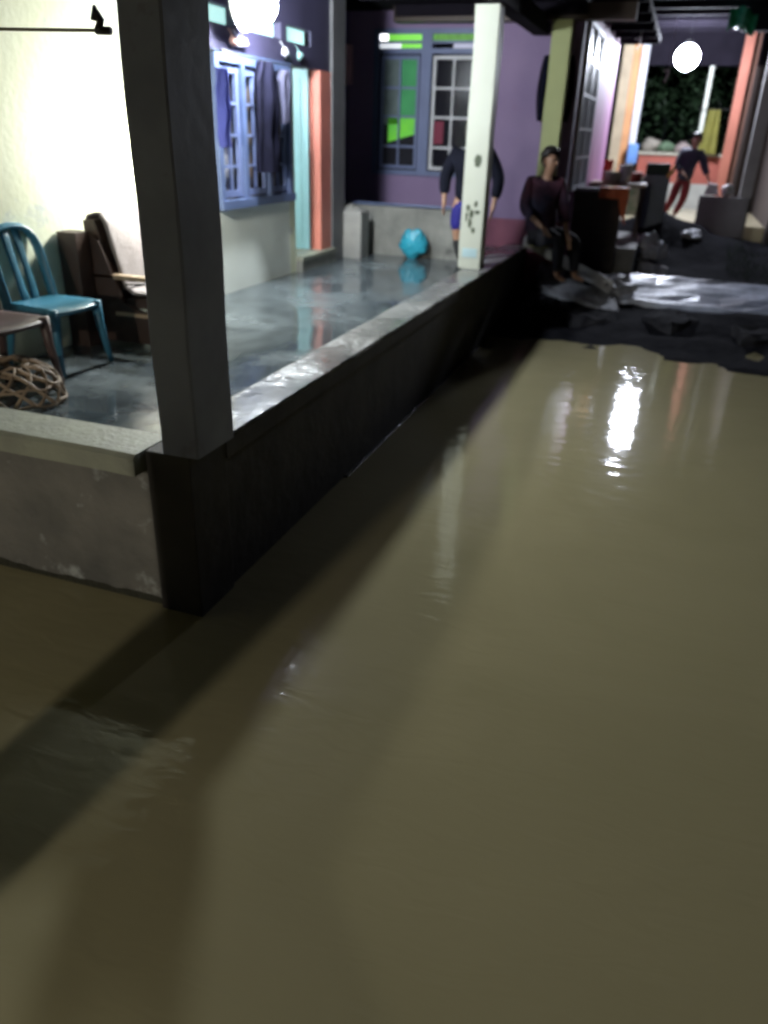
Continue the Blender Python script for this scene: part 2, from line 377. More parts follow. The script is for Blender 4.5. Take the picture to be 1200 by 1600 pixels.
bmesh.ops.remove_doubles(tl.bm, verts=tl.bm.verts[:], dist=.0005)
P_(tl, 'tide_line', mat('wet_tide', (.045, .045, .035), .35, scale=12, bump=.5), lw)

# ------------------------------------------------------------------ pillars
def pillar(x0, x1, y0, y1, z0, z1, m, label, name='porch_pillar', wob=.006):
    b = MB(); n = 24
    rs = []
    for i in range(n+1):
        z = z0+(z1-z0)*i/n; j = wob*noise.noise(Vector((x0, y0, z*2.2)))*2
        rs.append([b.bm.verts.new(p) for p in ((x0+.008+j, y0, z), (x1-.008, y0+j, z), (x1, y0+.008+j, z), (x1+j, y1-.008, z), (x1-.008, y1, z), (x0+.008, y1, z), (x0, y1-.008, z), (x0+j, y0+.008, z))])
    for i in range(n):
        for k in range(8): b.bm.faces.new((rs[i][k], rs[i][(k+1) % 8], rs[i+1][(k+1) % 8], rs[i+1][k]))
    b.bm.faces.new(rs[0]); b.bm.faces.new(rs[-1][::-1])
    o = b.build(name, m, None, origin=((x0+x1)/2, (y0+y1)/2, z0))
    return tag(o, label, 'pillar')
pillar(-1.905, -1.725, 2.596, 2.903, .814, 3.198, pillar_m, 'thick dark porch pillar at the near corner where the two parapets meet')
wc = pillar(-2.10, -1.86, 8.35, 8.56, .814, 3.198, whitecol, 'white porch pillar with dark scuffs standing on the long parapet')
sm = mat('scuff', (.10, .12, .08), .8, scale=30, var=.4)
def scuff(c, rx, rz, seed):
    b = MB(); n = 18
    b.prism([(c[0]+math.cos(t)*rx*(1+.4*noise.noise(Vector((math.cos(t)*2, math.sin(t)*2, seed)))), c[1], c[2]+math.sin(t)*rz*(1+.4*noise.noise(Vector((math.cos(t)*2, seed, math.sin(t)*2))))) for t in [2*math.pi*k/n for k in range(n)]], (0, .002, 0))
    o = b.build('scuff', sm, None); o.parent = wc
    for v in o.data.vertices: v.co -= wc.location
scuff((-1.965, 8.344, 1.86), .036, .062, 1)
for k, (x, z, a, b_) in enumerate([(-2.03, 1.42, .02, .03), (-1.99, 1.36, .025, .04), (-1.95, 1.46, .018, .03), (-1.93, 1.38, .03, .02), (-2.0, 1.27, .018, .05), (-1.96, 1.20, .02, .03), (-2.04, 1.33, .012, .05)]): scuff((x, 8.344, z), a, b_, k+3)
o = B(-2.06, -1.90, 8.342, 8.345, .93, 1.02, bev=.001).build('faded_sticker', mat('faded_blue', (.45, .62, .66), .6), None); o.parent = wc
for v in o.data.vertices: v.co -= wc.location
pillar(-1.72, -1.49, 10.55, 10.74, .814, 3.33, yellowcol, 'yellow-green porch pillar behind the seated person')
pillar(-2.0, -1.73, -1.3, -1.06, -.45, 3.1, pillar_m, 'porch pillar of the neighbouring house, behind the viewer')
o = B(-2.1, -1.6, -8, -.8, 3.1, 3.25).build('roof_beam', darkwood, None, origin=(-1.85, -4.4, 3.1)); tag(o, 'long timber beam over the neighbouring porch behind the viewer', 'beam')
pillar(-2.0, -1.73, -7.9, -7.64, -.45, 3.1, pillar_m, 'farther porch pillar of the neighbouring house, behind the viewer')

# ------------------------------------------------------------------ low wall, stub, bag
o = B(-4.88, -2.25, 9.3, 9.45, F-.03, 1.30, bev=.006).build('low_wall', conc, None, origin=(-3, 9.3, F)); tag(o, 'low dark grey wall across the end of the porch behind the cyan bag', 'wall')
o = B(-2.9, -2.3, 9.26, 9.28, 1.285, 1.30).build('pipe', bluepaint, None) if False else None
tag(MB().tube([(-4.6, 9.33, 1.325), (-2.28, 9.33, 1.325)], .014, 8).build('water_pipe', bluepaint, None, origin=(-2.8, 9.33, 1.31)), 'thin blue pipe lying along the top of the low wall', 'pipe')
st = B(-3.75, -3.40, 8.82, 9.1, F-.03, 1.27, bev=.03); blob(st, (-3.57, 8.95, 1.27), .12, 2, .2, sz=(1, .8, .5))
tag(st.build('stub_pillar', mat('stub_plaster', (.36, .35, .33), .75, c2=(.25, .25, .24), scale=4, bump=.4), None, origin=(-3.6, 8.95, F)), 'short pale stump of a pillar beside the door, its reflection on the wet floor', 'pillar stump')
bagm = mat('cyan_plastic', (.03, .36, .50), .35, scale=6, var=.3)
bg_ = MB(); t = bmesh.new(); bmesh.ops.create_icosphere(t, subdivisions=4, radius=1)
for v in t.verts:
    a = math.atan2(v.co.z, v.co.x); k = 1+.07*math.cos(5*a+1.2)+.28*noise.noise(v.co*1.7+Vector((3, 1, 7)))+.03*noise.noise(v.co*5)
    v.co = Vector((v.co.x*.165*k, v.co.y*.09*(1+.4*noise.noise(v.co*5)), v.co.z*.165*k))+Vector((-2.86, 9.17, F+.17))
bg_._add(t); tag(bg_.build('plastic_bag', bagm, None, smooth=True, origin=(-2.86, 9.17, F)), 'crumpled cyan plastic bag leaning on the low grey wall', 'bag')

# ------------------------------------------------------------------ pink house
PH = empty('pink_house', (-3.5, 11, F), 'mauve pink house with green-lit window at the end of the porch', 'house')
YF = 11.0
p = MB()
p.box(-4.45, -4.08, YF, YF+.15, 1.1, 3.5); p.box(-4.08, -2.62, YF, YF+.15, 1.1, 1.58); p.box(-2.62, -1.4, YF, YF+.15, 1.1, 3.5)
p.box(-4.08, -2.62, YF, YF+.15, 3.30, 3.5)
P_(p, 'front_wall', mauve, PH)
P_(B(-6, -4.45, YF, YF+.15, .3, 3.5), 'dark_panel', navy, PH)
P_(B(-4.45, -1.4, YF-.003, YF+.15, .3, 1.1), 'base_band', pinkband, PH)
p = MB(); p.box(-1.55, -1.4, YF+.15, 11.35, .3, 3.5); p.box(-1.55, -1.4, 11.35, 13.0, .3, 1.46); p.box(-1.55, -1.4, 13.0, 16, .3, 3.65); p.box(-1.55, -1.4, 11.35, 13, 3.45, 3.65)
P_(p, 'side_wall', magenta, PH)
greenl = mat('lit_green_curtain', (.15, .5, .05), .7, c2=(.05, .3, .1), scale=3, emit=(.12, .50, .03), estr=.5)
greend = mat('dim_green_curtain', (.05, .20, .10), .7, c2=(.03, .10, .08), scale=2.5, emit=(.02, .22, .05), estr=.55)
def fwin(x0, x1, green):
    f = MB()
    for x in (x0, x1-.07): f.box(x, x+.07, YF-.04, YF+.10, 1.58, 3.3)
    for z in (1.58, 3.02, 3.24): f.box(x0+.07, x1-.07, YF-.038, YF+.10, z, z+.06)
    f.box(x0+.07, x1-.07, YF-.03, YF+.08, 3.135, 3.165)
    W = P_(f, 'window', bluepaint2, PH)
    c = MB(); a, b = x0+.09, x1-.09
    for x in (a, b-.04): c.box(x, x+.04, YF-.01, YF+.03, 1.66, 3.0)
    for z in (1.66, 2.96): c.box(a+.04, b-.04, YF-.008, YF+.03, z, z+.04)
    mm = (a+b)/2
    c.box(mm-.013, mm+.013, YF-.006, YF+.02, 1.70, 2.96)
    for z in (1.92, 2.28, 2.62): c.box(a+.04, b-.04, YF-.004, YF+.018, z, z+.028)
    P_(c, 'casement', whiteframe if not green else bluepaint2, W)
    P_(B(x0+.07, x1-.07, YF+.04, YF+.045, 1.64, 3.02), 'pane', glass if not green else mat('night_glass', (.03, .03, .04), .15), W)
    return W
W1 = fwin(-4.08, -3.36, True)
P_(B(-3.74, -3.47, YF+.032, YF+.037, 2.30, 2.97), 'green_curtain', greend, W1)
P_(B(-3.99, -3.745, YF+.032, YF+.037, 2.2, 2.97), 'pale_curtain', mat('grey_curtain', (.15, .20, .20), .8, scale=5, var=.4), W1)
P_(MB().prism([(-3.88, YF+.032, 1.98), (-3.45, YF+.032, 2.10), (-3.45, YF+.032, 2.295), (-3.88, YF+.032, 2.295)], (0, .004, 0)), 'lit_curtain', greenl, W1)
litg = mat('lit_green_glass', (.2, .6, .1), .4, emit=(.22, .75, .06), estr=.7)
litw = mat('lit_white_glass', (.7, .7, .7), .4, emit=(.8, .85, .9), estr=.9)
P_(B(-4.01, -3.90, YF+.0, YF+.01, 3.165, 3.24), 'lit_transom', mat('lit_gap', (.9, .9, .9), .4, emit=(1, 1, 1), estr=3), W1)
P_(B(-3.90, -3.43, YF+.0, YF+.01, 3.165, 3.24), 'green_transom', litg, W1)
P_(B(-4.01, -3.72, YF+.0, YF+.01, 3.08, 3.135), 'white_transom', litw, W1)
P_(B(-3.72, -3.43, YF+.0, YF+.01, 3.08, 3.135), 'green_transom', litg, W1)
W2 = fwin(-3.36, -2.62, False)
P_(B(-3.29, -2.69, YF+.0, YF+.01, 3.165, 3.24), 'green_transom', mat('dull_green', (.1, .3, .05), .5, scale=14, var=.8, emit=(.12, .4, .03), estr=.45), W2)
P_(B(-3.02, -2.72, YF+.0, YF+.01, 3.08, 3.135), 'white_transom', mat('dull_white', (.5, .5, .6), .5, emit=(.5, .5, .7), estr=.35), W2)
P_(B(-3.25, -3.10, YF+.032, YF+.036, 1.98, 2.25), 'red_cloth', mat('dark_red', (.25, .03, .07), .7), W2)
# side window with white bars
f = MB()
for y in (11.35, 12.13, 12.93): f.box(-1.50, -1.36, y, y+.07, 1.46, 3.45)
for z in (1.46, 3.0, 3.38): f.box(-1.498, -1.362, 11.42, 12.93, z, z+.06)
W3 = P_(f, 'window', whiteframe, PH)
c = MB()
for y in (11.62, 11.88, 12.4, 12.66): c.box(-1.388, -1.364, y, y+.03, 1.52, 3.0)
for z in (1.85, 2.2, 2.6): c.box(-1.386, -1.366, 11.42, 12.93, z, z+.035)
P_(c, 'casement', whiteframe, W3)
P_(B(-1.41, -1.40, 11.4, 12.95, 1.5, 3.4), 'pane', mat('glass_sheen', (.30, .32, .40), .25, scale=3), W3)  # pale pane colour stands in for reflected light
rf2 = P_(B(-6, -.75, 10.9, 16.2, 3.66, 3.72), 'roof', darkwood, PH)
P_(B(-3.7, -.8, 10.60, 10.78, 3.33, 3.50), 'eave_beam', brownwood, rf2)
for k in range(6): P_(B(-1.38, -.75, 11.0+k*.9, 11.07+k*.9, 3.55, 3.658), 'rafter', darkwood, rf2)
P_(B(-1.4, -.45, 12.15, 16.2, -.3, .70), 'side_porch', conc, PH)
o = B(-4.56, -4.39, YF-.09, YF-.005, 2.66, 3.12, bev=.006).build('meter_box', mat('pink_box', (.80, .48, .60), .5), None, origin=(-4.47, YF-.01, 2.66)); tag(o, 'pale pink box hanging on the wall left of the green window', 'box')
# dark hanging jackets on pink wall
def cloth(name, m, label, cat, c, wid, hei, ax='x', seed=0, thick=.05, shape=None):
    b = MB(); n = 14; mrow = 18
    def f(u, v, s):
        ww = wid*(shape(v) if shape else (.75+.25*math.sin(v*3)))
        x = (u-.5)*ww; fold = .022*math.sin(u*13+seed+v*2)+.02*noise.noise(Vector((u*3, v*4, seed)))
        d = s*thick*math.sin(math.pi*min(1, max(0, u)))**.5*.5
        z = c[2]-hei*v-.02*noise.noise(Vector((u*5, 0, seed)))*(v > .9)
        return (c[0]+x, c[1]+fold+d, z) if ax == 'x' else (c[0]+fold+d, c[1]+x, z)
    b.grid(lambda u, v: f(u, v, 1), n, mrow); b.grid(lambda u, v: f(u, v, -1), n, mrow)
    bmesh.ops.remove_doubles(b.bm, verts=b.bm.verts[:], dist=.002)
    return tag(b.build(name, m, None, smooth=True, origin=c), label, cat)
dk = mat('dark_navy_cloth', (.007, .007, .018), .9, scale=9, var=.4, spec=.1)
shirt = lambda v: (.55+.45*min(1, v*6)) if v < .25 else (1.0-.12*(v-.25))
cloth('jacket', dk, 'long dark garment hanging in front of the blue window', 'clothing', (-3.50, 6.76, 2.60), .36, .86, 'y', 1, .09, shirt)
cloth('shirt', mat('blue_cloth', (.03, .04, .22), .8), 'blue garment hanging at the left edge of the blue window', 'clothing', (-3.5, 6.02, 2.5), .14, .55, 'y', 3, .05)
cloth('trousers', mat('charcoal_cloth', (.05, .05, .09), .85), 'short dark garment hanging right of the long dark one by the window', 'clothing', (-3.50, 7.10, 2.56), .18, .42, 'y', 5, .06, shirt)
tag(MB().tube([(-3.5, 6.05, 2.62), (-3.5, 6.6, 2.605), (-3.5, 7.3, 2.605), (-3.5, 7.55, 2.62)], .007, 6).tube([(-3.5, 6.05, 2.62), (-3.66, 6.05, 2.62)], .008, 6).tube([(-3.5, 7.55, 2.62), (-3.66, 7.55, 2.62)], .008, 6).build('clothes_rail', black, None, origin=(-3.58, 6.8, 2.6)), 'thin rail holding garments across the blue window', 'clothes rail')
for k, (y, cc) in enumerate(((6.42, (.6, .35, .3)), (6.50, (.7, .7, .8)), (6.60, (.55, .5, .7)), (7.35, (.75, .75, .85)), (7.66, (.4, .7, .7)))):
    b = MB(); blob(b, (-3.60, y, 2.72), .045, k+1, .35, sz=(.6, 1, .9))
    b.tube([(-3.60, y, 2.74), (-3.64, y, 2.80), (-3.655, y, 2.80)], .004, 5)
    lb = ['reddish bundle hanging on the dark board, leftmost over the window', 'pale bundle hanging second over the window', 'lilac bundle hanging third over the window', 'pale bundle hanging over the right end of the window', 'pale cyan bundle hanging above the cyan door'][k]
    tag(b.build('hanging_bundle', mat('bundle_'+str(k), cc, .6, scale=20, var=.6), None, smooth=True, origin=(-3.6, y, 2.72)), lb, 'bundle')
cloth('jacket', dk, 'dark jacket hanging on the mauve wall behind the yellow-green pillar', 'clothing', (-1.66, 10.93, 3.0), .46, .72, 'x', 2, .08, lambda v: .8+.2*math.sin(v*3))

# ------------------------------------------------------------------ clothes line on near pillar
tag(MB().tube([(-5.2, 2.64, 2.40), (-3.6, 2.635, 2.385), (-2.4, 2.60, 2.378), (-1.93, 2.597, 2.37)], .006, 6).build('clothes_line', mat('cord', (.12, .11, .07), .8), None, origin=(-3.5, 2.6, 2.38)), 'taut cord tied to the near dark pillar, crossing the white wall', 'cord')
k_ = MB(); k_.tube([(-1.975, 2.59, 2.375), (-1.96, 2.585, 2.40), (-1.975, 2.58, 2.43), (-1.985, 2.585, 2.40)], .014, 8); k_.tube([(-1.985, 2.59, 2.37), (-1.925, 2.585, 2.368)], .013, 8)
tag(k_.build('clothes_peg', black, None, smooth=True, origin=(-1.96, 2.59, 2.37)), 'black clip on the cord next to the near pillar', 'clip')

# ------------------------------------------------------------------ chairs (local: faces +X, origin on the floor)
def plastic_chair(loc, rz, m, label, arch=True, w=.21, sc_=.9):
    t = empty('plastic_chair', loc, label, 'chair', 'plastic chairs along the cream wall', rz); t.scale = (sc_,)*3
    s = MB().grid(lambda u, v: (-.19+.40*u+(.03*(1-(2*v-1)**2) if u > .8 else 0), (-w+.02*(1-u))*(1-2*v)*1.0, .415-.018*math.sin(math.pi*u)*math.sin(math.pi*v)+(.0 if u < .85 else -.16*(u-.85))), 16, 14)
    s.build('seat', m, t, smooth=True, thick=.012)
    a = MB()   # apron
    a.box(-.18, .19, -w+.005, -w+.02, .36, .41, bev=.005); a.box(-.18, .19, w-.02, w-.005, .36, .41, bev=.005); a.box(.185, .20, -w+.02, w-.02, .365, .405, bev=.004)
    a.build('apron', m, t)
    for sx, sy in ((1, 1), (1, -1), (-1, 1), (-1, -1)):
        fx = .20*sx+(.03*sx); l = MB()
        l.tube([(.185*sx, (w-.018)*sy, .415), (.195*sx, (w-.012)*sy, .25), (fx, (w+.012)*sy, 0)], [(.034, .036), (.026, .028), (.016, .018)], 8)
        l.build('leg', m, t, smooth=True)
    def bx(z): return -.185-.10*((z-.4)/.45)
    pts = []
    for k in range(25):
        q = k/24
        if q < .3: y, z = -w+.015, .38+(.28*q/.3)
        elif q > .7: y, z = w-.015, .38+(.28*(1-q)/.3)
        else:
            an = math.pi*(1-(q-.3)/.4); y, z = (w-.015)*math.copysign(abs(math.cos(an))**.7, math.cos(an)), .66+.21*math.sin(an)**.8
        pts.append((bx(z), y, z))
    MB().tube(pts, [(.020, .042)]*25, 10).build('back_frame', m, t, smooth=True)
    sl = [-.045, .045] if arch else [0]
    for y in sl:
        zt = .85 if arch else .84
        b = MB(); hw = .030 if arch else .10
        b.grid(lambda u, v: (bx(.40+(zt-.40)*u)+.004, y*(1 if u > .1 else .9)+(v-.5)*2*hw*(.75+.25*abs(2*u-1)), .40+(zt-.40)*u), 10, 3)
        b.build('back_slat', m, t, smooth=True, thick=.009)
    return t
bluep = mat('sky_blue_plastic', (.045, .19, .29), .38, scale=3, var=.15)
maroon = mat('maroon_plastic', (.10, .065, .06), .42, c2=(.07, .045, .045), scale=3)
plastic_chair((-3.38, 3.71, F+.004), R(-4), bluep, 'sky blue plastic chair with arched slatted back against the bright wall')
plastic_chair((-3.33, 3.18, F+.004), R(-3), maroon, 'brown plastic chair at the left edge, its back cut by the frame', arch=False, w=.24)

# armchair
AC = empty('armchair', (-3.32, 4.62, F), 'old wooden armchair with grey cloth over its back, behind the near pillar', 'chair')
L = lambda b: b
b = MB(); b.prism([(-.31, -.36, .03), (.30, -.36, .03), (.26, -.36, .20), (.02, -.36, .28), (-.12, -.36, .66), (-.18, -.36, .70), (-.31, -.36, .62)], (0, .03, 0)); b.build('side_panel', brownwood, AC)
b = MB(); b.prism([(-.31, .33, .03), (.30, .33, .03), (.26, .33, .20), (.02, .33, .28), (-.12, .33, .66), (-.18, .33, .70), (-.31, .33, .62)], (0, .03, 0)); b.build('side_panel', brownwood, AC)
b = MB(); b.prism([(-.30, -.325, .22), (.27, -.325, .26), (.27, -.325, .33), (-.02, -.325, .30), (-.16, -.325, .78), (-.25, -.325, .78), (-.22, -.325, .30)], (0, .65, 0)); b.build('seat_shell', brownwood, AC)
for s_ in (-1, 1):
    a = MB(); a.box(-.20, .36, .33*s_-.03, .33*s_+.03, .43, .46, bev=.008); a.build('armrest', palewood, AC)
    MB().tube([(-.16, .33*s_, .43), (-.16, .33*s_, .28)], .02, 8).build('arm_post', palewood, AC); MB().tube([(.30, .33*s_, .43), (.30, .33*s_, .2)], .018, 8).build('arm_post', palewood, AC)
    a = MB(); a.box(-.05, .34, .35*s_-.015, .35*s_+.015, .20, .225, bev=.005); a.build('seat_rail', palewood, AC)
    for x in (.26, -.24):
        a = MB(); a.tube([(x, .30*s_, .2), (x+.01, .30*s_, 0)], [.022, .016], 8); a.build('leg', palewood if x > 0 else brownwood, AC)
gcl = mat('grey_cloth', (.30, .27, .27), .85, c2=(.22, .19, .19), scale=6, bump=.3, bscale=50, stain=(.18, .15, .13), sscale=7, samt=.6)
def clothf(u, v):
    path = [(-.27, .74), (-.25, .80), (-.17, .82), (-.13, .76), (-.07, .56), (-.01, .38), (.06, .335), (.20, .345)]
    k = v*(len(path)-1); i = min(int(k), len(path)-2); f_ = k-i
    x = path[i][0]*(1-f_)+path[i+1][0]*f_; z = path[i][1]*(1-f_)+path[i+1][1]*f_
    return (x+.008*noise.noise(Vector((u*6, v*6, 2)))+.012, -.30+.60*u+.02*math.sin(v*5), z+.008*noise.noise(Vector((u*5, v*7, 9)))+.004)
MB().grid(clothf, 18, 40).build('throw', gcl, AC, smooth=True, thick=.012)
a = MB()
for k in range(3): a.tube([(-.02+.02*k, -.30, .36+.03*k), (.22, -.28+.1*k, .42-.02*k)], .006, 6)
tag(a.build('thin_sticks', black, None, smooth=True, origin=(0, 0, 0)), 'thin dark sticks lying across the armchair seat', 'sticks'); bpy.data.objects['thin_sticks'].location = (-3.32, 4.62, F)
# dark cabinet/box behind the armchair side
o = B(-3.64, -3.50, 4.12, 4.25, F, 1.47, bev=.006).build('wooden_board', brownwood, None, origin=(-3.57, 4.2, F)); tag(o, 'narrow dark board standing between armchair and bright wall', 'board')

# bamboo basket (woven, upside down)
bk = MB(); cx, cy = -3.24, 3.08; rad = .36; hh = .17
def dome(a, q):
    rr = rad*(1-.55*q**2); return (cx+rr*math.cos(a), cy+rr*math.sin(a)*.72, F+.01+hh*math.sin(q*math.pi/2)+.008*math.sin(a*9))
nst = 15
for k in range(nst):
    for sg in (1, -1):
        bk.tube([dome(2*math.pi*k/nst+sg*q*.9, q) for q in [i/9 for i in range(10)]], (.006, .011) and [(.005, .011)]*10, 5)
for q in (.02, .35, .97): bk.tube([dome(2*math.pi*i/40, q) for i in range(41)], .008, 6)
tag(bk.build('woven_basket', mat('bamboo', (.34, .25, .17), .6, scale=12, var=.4), None, smooth=True, origin=(cx, cy, F)), 'low open-weave bamboo basket upside down on the floor by the chairs', 'basket')

# ------------------------------------------------------------------ people
def skinned(name, chains, m, parent, subd=2, smooth=True):
    vs, es, rs, idx = [], [], [], {}
    for ch in chains:
        prev = None
        for key, p_, r_ in ch:
            if key not in idx: idx[key] = len(vs); vs.append(p_); rs.append(r_)
            if prev is not None and prev != idx[key]: es.append((prev, idx[key]))
            prev = idx[key]
    me = bpy.data.meshes.new(name); me.from_pydata(vs, es, []); o = bpy.data.objects.new(name, me); col.objects.link(o)
    s = o.modifiers.new('skin', 'SKIN'); s.use_smooth_shade = True
    sv = me.skin_vertices[0].data
    for i, r_ in enumerate(rs): sv[i].radius = r_ if isinstance(r_, tuple) else (r_, r_)
    sv[0].use_root = True
    k = o.modifiers.new('sub', 'SUBSURF'); k.levels = k.render_levels = subd
    me.materials.append(m); o.parent = parent
    return o
def lerp(a, b, t): return tuple(a[i]+(b[i]-a[i])*t for i in range(3))
def hand_chains(pre, wrist, d, side):
    d = Vector(d).normalized(); s = Vector(side).normalized(); w0 = Vector(wrist); palm = w0+d*.07
    ch = [[(pre+'w', tuple(w0), .026), (pre+'p', tuple(palm), (.034, .016))]]
    for i, ln in enumerate((.062, .075, .08, .07)):
        b = palm+s*(-.027+.018*i)+d*.02; n1 = b+d*ln*.55+Vector((0, 0, -.006)); n2 = n1+d*ln*.45+Vector((0, 0, -.012))
        ch.append([(pre+'p', tuple(palm), 0), (pre+'f%d' % i, tuple(b), .009), (pre+'g%d' % i, tuple(n1), .0085), (pre+'h%d' % i, tuple(n2), .007)])
    b = w0+d*.03+s*.03; ch.append([(pre+'w', tuple(w0), 0), (pre+'t0', tuple(b), .011), (pre+'t1', tuple(b+s*.022+d*.03), .009), (pre+'t2', tuple(b+s*.026+d*.052), .008)])
    return ch
def person(loc, J, label, top_m, bot_m, rz=0, shorts=True, facing=(0, -1), scale=1, boots=None, bulk=1.0):
    t = empty('person', loc, label, 'person', None, rz); t.scale = (scale,)*3
    fx, fy = facing; Fv = Vector((fx, fy, 0)).normalized()
    pel, wai, che, nek, hd = J['pelvis'], J['waist'], J['chest'], J['neck'], J['head']
    chains = [[('pel', pel, (.13, .10)), ('wai', wai, (.115, .09)), ('che', che, (.145, .10)), ('nb', lerp(che, nek, .6), (.08, .07)), ('nek', nek, .052), ('jaw', tuple(Vector(hd)+Vector((0, 0, -.07))+Fv*.02), (.06, .07)), ('hd', hd, (.078, .092)), ('crn', tuple(Vector(hd)+Vector((0, 0, .07))-Fv*.01), (.066, .08))]]
    for s in ('l', 'r'):
        sh, el, wr = J[s+'sh'], J[s+'el'], J[s+'wr']; hi, kn, an, toe = J[s+'hip'], J[s+'kn'], J[s+'an'], J[s+'toe']
        chains.append([('che', che, 0), (s+'sh', sh, .055), (s+'ua', lerp(sh, el, .5), .048), (s+'el', el, .040), (s+'fa', lerp(el, wr, .4), .038), (s+'w', wr, .026)])
        chains += hand_chains(s, wr, Vector(wr)-Vector(el), Fv)
        chains.append([('pel', pel, 0), (s+'hip', hi, .085), (s+'th', lerp(hi, kn, .5), .078), (s+'kn', kn, .056), (s+'ca', lerp(kn, an, .35), .055), (s+'an', an, .036), (s+'toe', toe, (.035, .022))])
    body = skinned('body', chains, skin, t)
    # face features are small raised forms on the head
    hv = Vector(hd); sdv = Vector((-Fv.y, Fv.x, 0))
    blob(MB(), hv+Fv*.10-Vector((0, 0, .02)), .016, 1, .1, sz=(1, 1, 1.4)).build('nose', skin, t, smooth=True)
    for s in (-1, 1):
        blob(MB(), hv+sdv*.085*s-Vector((0, 0, .01)), .022, 2, .1, sz=(.6, .6, 1.3)).build('ear', skin, t, smooth=True)
        blob(MB(), hv+Fv*.088+sdv*.032*s+Vector((0, 0, .008)), .010, 1, 0).build('eye', hair, t, smooth=True)
    blob(MB(), hv+Fv*.088-Vector((0, 0, .055)), .018, 1, 0, sz=(1, 1, .35)).build('mouth', hair, t, smooth=True)
    hr = MB(); q = bmesh.new(); bmesh.ops.create_icosphere(q, subdivisions=3, radius=1)
    for v in list(q.verts):
        if v.co.z < -.15 and (Vector((v.co.x, v.co.y, 0)).dot(Fv)) > -.2: q.verts.remove(v)
        elif v.co.z < .35 and (Vector((v.co.x, v.co.y, 0)).dot(Fv)) > .55: q.verts.remove(v)
    for v in q.verts: v.co = Vector((v.co.x*.098, v.co.y*.098, v.co.z*.112))*(1+.08*noise.noise(v.co*6))+hv+Vector((0, 0, .035))-Fv*.012
    hr._add(q); hr.build('hair', hair, t, smooth=True, thick=.01)
    e = 1.22
    jk = [[('pel', lerp(pel, wai, -.45), (.21, .18)), ('wai', wai, (.18, .15)), ('che', che, (.175, .125)), ('nb', lerp(che, nek, .55), (.10, .085)), ('nk', lerp(che, nek, .8), (.07, .065))]]
    for s in ('l', 'r'):
        sh, el, wr = J[s+'sh'], J[s+'el'], J[s+'wr']
        jk.append([('che', che, 0), (s+'sh', sh, .078*bulk), (s+'ua', lerp(sh, el, .5), .068*bulk), (s+'el', el, .060*bulk), (s+'cu', lerp(el, wr, J.get('sleeve', .85)), .050*bulk)])
        if boots: skinned('boot', [[('k', lerp(J[s+'kn'], J[s+'an'], .12), .066), ('m', lerp(J[s+'kn'], J[s+'an'], .5), .062), ('a', J[s+'an'], .05), ('t', J[s+'toe'], (.045, .03))]], boots, t)
    skinned('jacket', jk, top_m, t)
    pn = [[('pel', pel, (.17, .14)), ('p2', lerp(pel, wai, .3), (.15, .12))]]
    for s in ('l', 'r'):
        hi, kn, an = J[s+'hip'], J[s+'kn'], J[s+'an']
        c_ = [('pel', pel, 0), (s+'hip', hi, .105), (s+'th', lerp(hi, kn, .5), .098), (s+'kn', kn, .078)]
        if not shorts: c_ += [(s+'ca', lerp(kn, an, .4), .07), (s+'an', lerp(kn, an, .92), .055)]
        pn.append(c_)
    skinned('shorts' if shorts else 'trousers', pn, bot_m, t)
    return t
# standing behind the white pillar, seen from behind, face hidden
dkj = mat('black_jacket', (.008, .009, .018), .9, scale=10, var=.3, bump=.3, spec=.15)
Jw = dict(pelvis=(0, 0, .70), waist=(0, .01, .84), chest=(0, .0, 1.06), neck=(0, -.01, 1.24), head=(0, -.03, 1.36),
          lsh=(-.19, 0, 1.16), lel=(-.31, .03, .92), lwr=(-.28, -.06, .70), rsh=(.19, 0, 1.16), rel=(.31, .03, .92), rwr=(.29, -.06, .68),
          lhip=(-.13, 0, .66), lkn=(-.12, -.01, .34), lan=(-.07, .03, .07), ltoe=(-.08, .12, .03),
          rhip=(.13, 0, .66), rkn=(.14, -.01, .34), ran=(.10, .03, .07), rtoe=(.11, .12, .03))
person((-2.19, 9.05, F), Jw, 'person in black jacket, bright blue shorts and black boots standing behind the white pillar', dkj, mat('blue_shorts', (.012, .009, .20), .7), facing=(0, 1), boots=black, bulk=1.25)
# seated on the parapet end
Js = dict(pelvis=(0, 0, .10), waist=(.0, -.02, .28), chest=(.02, -.03, .50), neck=(.03, -.05, .70), head=(.05, -.07, .83),
          lsh=(-.14, -.08, .60), lel=(-.17, -.16, .36), lwr=(.04, -.26, .20), rsh=(.17, .04, .60), rel=(.24, -.02, .34), rwr=(.32, -.12, .12),
          lhip=(-.02, -.09, .09), lkn=(.26, -.24, .06), lan=(.27, -.20, -.32), ltoe=(.38, -.28, -.36),
          rhip=(.08, .07, .09), rkn=(.40, .0, .04), ran=(.44, .02, -.34), rtoe=(.56, -.02, -.38), sleeve=.6)
patt = mat('patterned_shirt', (.022, .022, .045), .85, c2=(.09, .025, .035), scale=3.5, stain=(.01, .01, .025), sscale=7, samt=.5, spec=.2)
person((-1.56, 10.25, .92), Js, 'person in dark patterned shirt sitting on the far end of the long parapet', patt, mat('dark_trousers', (.012, .012, .02), .85), shorts=False, facing=(.75, -.65), scale=1.12, bulk=1.18)
